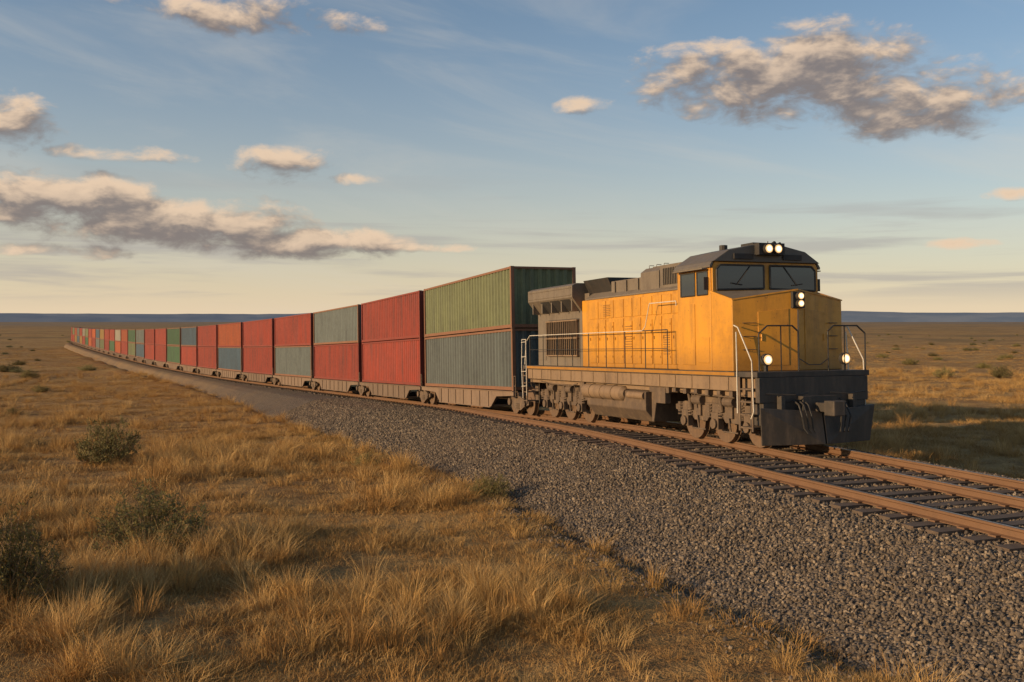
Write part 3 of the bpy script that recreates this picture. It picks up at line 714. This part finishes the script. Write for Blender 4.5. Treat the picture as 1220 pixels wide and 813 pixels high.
# ------------------------------------------------------------------ containers and cars
CL,CW,CH=11.15,2.56,2.24
def container_meshes():
    c=MB(); fr=MB()
    hw=CW/2
    def corr(p0,p1,nrm,z0,z1,per=.33,dep=.075):
        L_=(p1-p0).length; n=int(L_/per); d=(p1-p0)/n; pts=[]
        for i in range(n):
            for u,k in ((0,0),(.34,0),(.5,1),(.84,1)): pts.append(p0+d*(i+u)-nrm*dep*k)
        pts.append(p1)
        o=len(c.v)
        for p in pts: c.v.append((p.x,p.y,z0)); c.v.append((p.x,p.y,z1))
        for i in range(len(pts)-1): c.f.append((o+2*i,o+2*i+2,o+2*i+3,o+2*i+1))
    for sg in (-1,1): corr(Vector((sg*(hw-.02),.1,0)),Vector((sg*(hw-.02),CL-.1,0)),Vector((sg,0,0)),.14,CH-.09)
    corr(Vector((-hw+.12,.03,0)),Vector((hw-.12,.03,0)),Vector((0,-1,0)),.14,CH-.09,.30,.06)
    corr(Vector((-hw+.12,CL-.03,0)),Vector((hw-.12,CL-.03,0)),Vector((0,1,0)),.14,CH-.09,.30,.06)
    c.box(-hw+.10,hw-.10,.10,CL-.10,CH-.05,CH-.02)
    n=20
    for i in range(n): c.box(-hw+.15,hw-.15,.3+i*(CL-.6)/n,.3+(i+.5)*(CL-.6)/n,CH-.02,CH-.002)
    for sg in (-1,1):
        x0,x1=sorted((sg*(hw-.10),sg*hw)); fr.box(x0,x1,.12,CL-.12,0.02,.14); fr.box(x0,x1,.12,CL-.12,CH-.09,CH-.01)
        for y in (0,CL-.12):
            x0,x1=sorted((sg*(hw-.12),sg*(hw+.004))); fr.box(x0,x1,y,y+.12,.10,CH-.10); fr.box(x0,x1,y-.004,y+.124,0,.10); fr.box(x0,x1,y-.004,y+.124,CH-.10,CH)
    for y in (0,CL-.09):
        fr.box(-hw+.12,hw-.12,y,y+.09,.02,.14); fr.box(-hw+.12,hw-.12,y,y+.09,CH-.09,CH-.01)
    for x in (-.9,-.35,.35,.9): fr.cyl((x,CL+.02,.2),(x,CL+.02,CH-.2),.02,6)
    return c,fr
c_,fr_=container_meshes()
def tomesh(mb,name):
    me=bpy.data.meshes.new(name); me.from_pydata(mb.v,[],mb.f); bm=bmesh.new(); bm.from_mesh(me); bmesh.ops.recalc_face_normals(bm,faces=bm.faces); bm.to_mesh(me); bm.free(); me.materials.append(None); return me
CM=tomesh(c_,'corrugated_shell'); FM=tomesh(fr_,'container_frame')
cols={'G':(.15,.165,.075),'B':(.125,.145,.135),'R':(.29,.038,.016),'O':(.37,.08,.018),'b':(.055,.095,.13),'g':(.05,.115,.05),'Y':(.30,.18,.045),'W':(.30,.27,.21)}
CMAT={k:paint('container_paint_'+k,v,dirt=tuple(x*.32+.028 for x in v),amt=.85,rough=.6,scale=.9,streak=.18,rand=.16,lo=.38,hi=.68) for k,v in cols.items()}
MFR=paint('container_rust_frame',(.20,.09,.045),dirt=(.10,.06,.03),amt=.6,rough=.6,rand=.1)
MFRR=paint('container_red_frame',(.21,.035,.018),dirt=(.12,.04,.02),amt=.6,rough=.6,rand=.1)
L0,PITCH=CL,CL+.78
sl_=MB()
for sg in (-1,1):
    x0,x1=sorted((sg*1.29,sg*1.37))
    sl_.prism([(-.25,.80),(-.25,.66),(1.5,.60),(2.1,.20),(L0-2.5,.20),(L0-1.9,.60),(L0+.25,.66),(L0+.25,.80)],'x',x0,x1)
    x0,x1=sorted((sg*1.29,sg*1.41)); sl_.box(x0,x1,-.25,L0+.25,.80,.82); sl_.box(x0,x1,2.12,L0-2.52,.17,.20)
    for k in range(7):
        x0,x1=sorted((sg*1.37,sg*1.40)); y=2.3+k*1.0; sl_.box(x0,x1,y,y+.05,.20,.78)
sl_.box(-1.26,1.26,2.1,L0-2.5,.20,.28); sl_.box(-1.2,1.2,-.3,1.2,.64,.76); sl_.box(-1.2,1.2,L0-1.2,L0+.3,.64,.76)
tr_=MB()
for a in (-1.05,.35): wheelset(tr_,a,.44,gx=.98)
tf_=MB()
for sg in (-1,1):
    x0,x1=sorted((sg*1.14,sg*1.24)); tf_.prism([(-1.35,.48),(-1.35,.36),(-.9,.28),(-.6,.16),(-.1,.16),(.2,.28),(.65,.36),(.65,.48),(.2,.52),(-.1,.64),(-.6,.64),(-.9,.52)],'x',x0,x1)
    for a in (-1.05,.35): tf_.cyl((sg*1.24,a,.44),(sg*1.31,a,.44),.13,12)
    for k in range(3):
        for y in (-.45,-.35,-.25): tf_.cyl((sg*1.25,y,.22+k*.07),(sg*1.25,y,.255+k*.07),.045,8)
tf_.box(-.75,.75,-.5,-.2,.25,.6); tf_.box(-.15,.15,-1.3,.4,.62,.74)
ep=MB()
for sg in (-1,1):
    ep.tube([(sg*1.3,-.3,.6),(sg*1.3,-.3,1.35),(sg*1.3,-.12,1.35),(sg*1.3,-.12,.8)],.015,5); ep.tube([(sg*1.3,-.3,1.0),(sg*1.3,-.12,1.0)],.012,5); ep.box(*sorted((sg*1.1,sg*1.4)),-.34,-.1,.60,.63)
ep.cyl((-.5,-.28,1.1),(-.5,-.24,1.1),.2,14)
SM=tomesh(sl_,'well_frame'); TM=tomesh(tr_,'wheels'); TF=tomesh(tf_,'truck'); EP=tomesh(ep,'end_ladders')
MCAR=paint('railcar_brown',(.18,.12,.078),dirt=(.08,.057,.04),amt=.7,rough=.7,scale=1.2,rand=.15)
seq=[('G','B'),('R','R'),('B','R'),('R','B'),('R','R'),('O','b'),('R','R'),('b','R'),('g','g'),('R','R'),('R','R'),('B','b'),('g','G'),('O','R'),('W','O'),('R','g'),
     ('R','R'),('Y','G'),('b','B'),('O','R'),('R','O'),('G','g'),('W','R'),('R','Y'),('B','b'),('O','Y'),('G','R'),('R','R'),('Y','O'),('g','Y')]
def child(name,me,mat,parent,loc=(0,0,0)):
    o=bpy.data.objects.new(name,me); COL.objects.link(o); o.parent=parent; o.location=loc
    o.material_slots[0].link='OBJECT'; o.material_slots[0].material=mat; return o
s=14.3
for i,(u,l) in enumerate(seq):
    e=empty('container_railcar',chord(s,s+CL))
    child('well_frame',SM,MCAR,e); child('wheels',TM,MWHEEL,e); child('truck',TF,MUND,e); child('end_ladders',EP,MUND,e)
    for nm,z,c in (('lower_container',.825,l),('upper_container',.825+CH+.012,u)):
        k=empty(nm,None,e); k.location=(0,random.uniform(-.03,.03),z)
        child('shell',CM,CMAT[c],k); child('frame',FM,MFRR if c in 'RO' else MFR,k)
    s+=PITCH
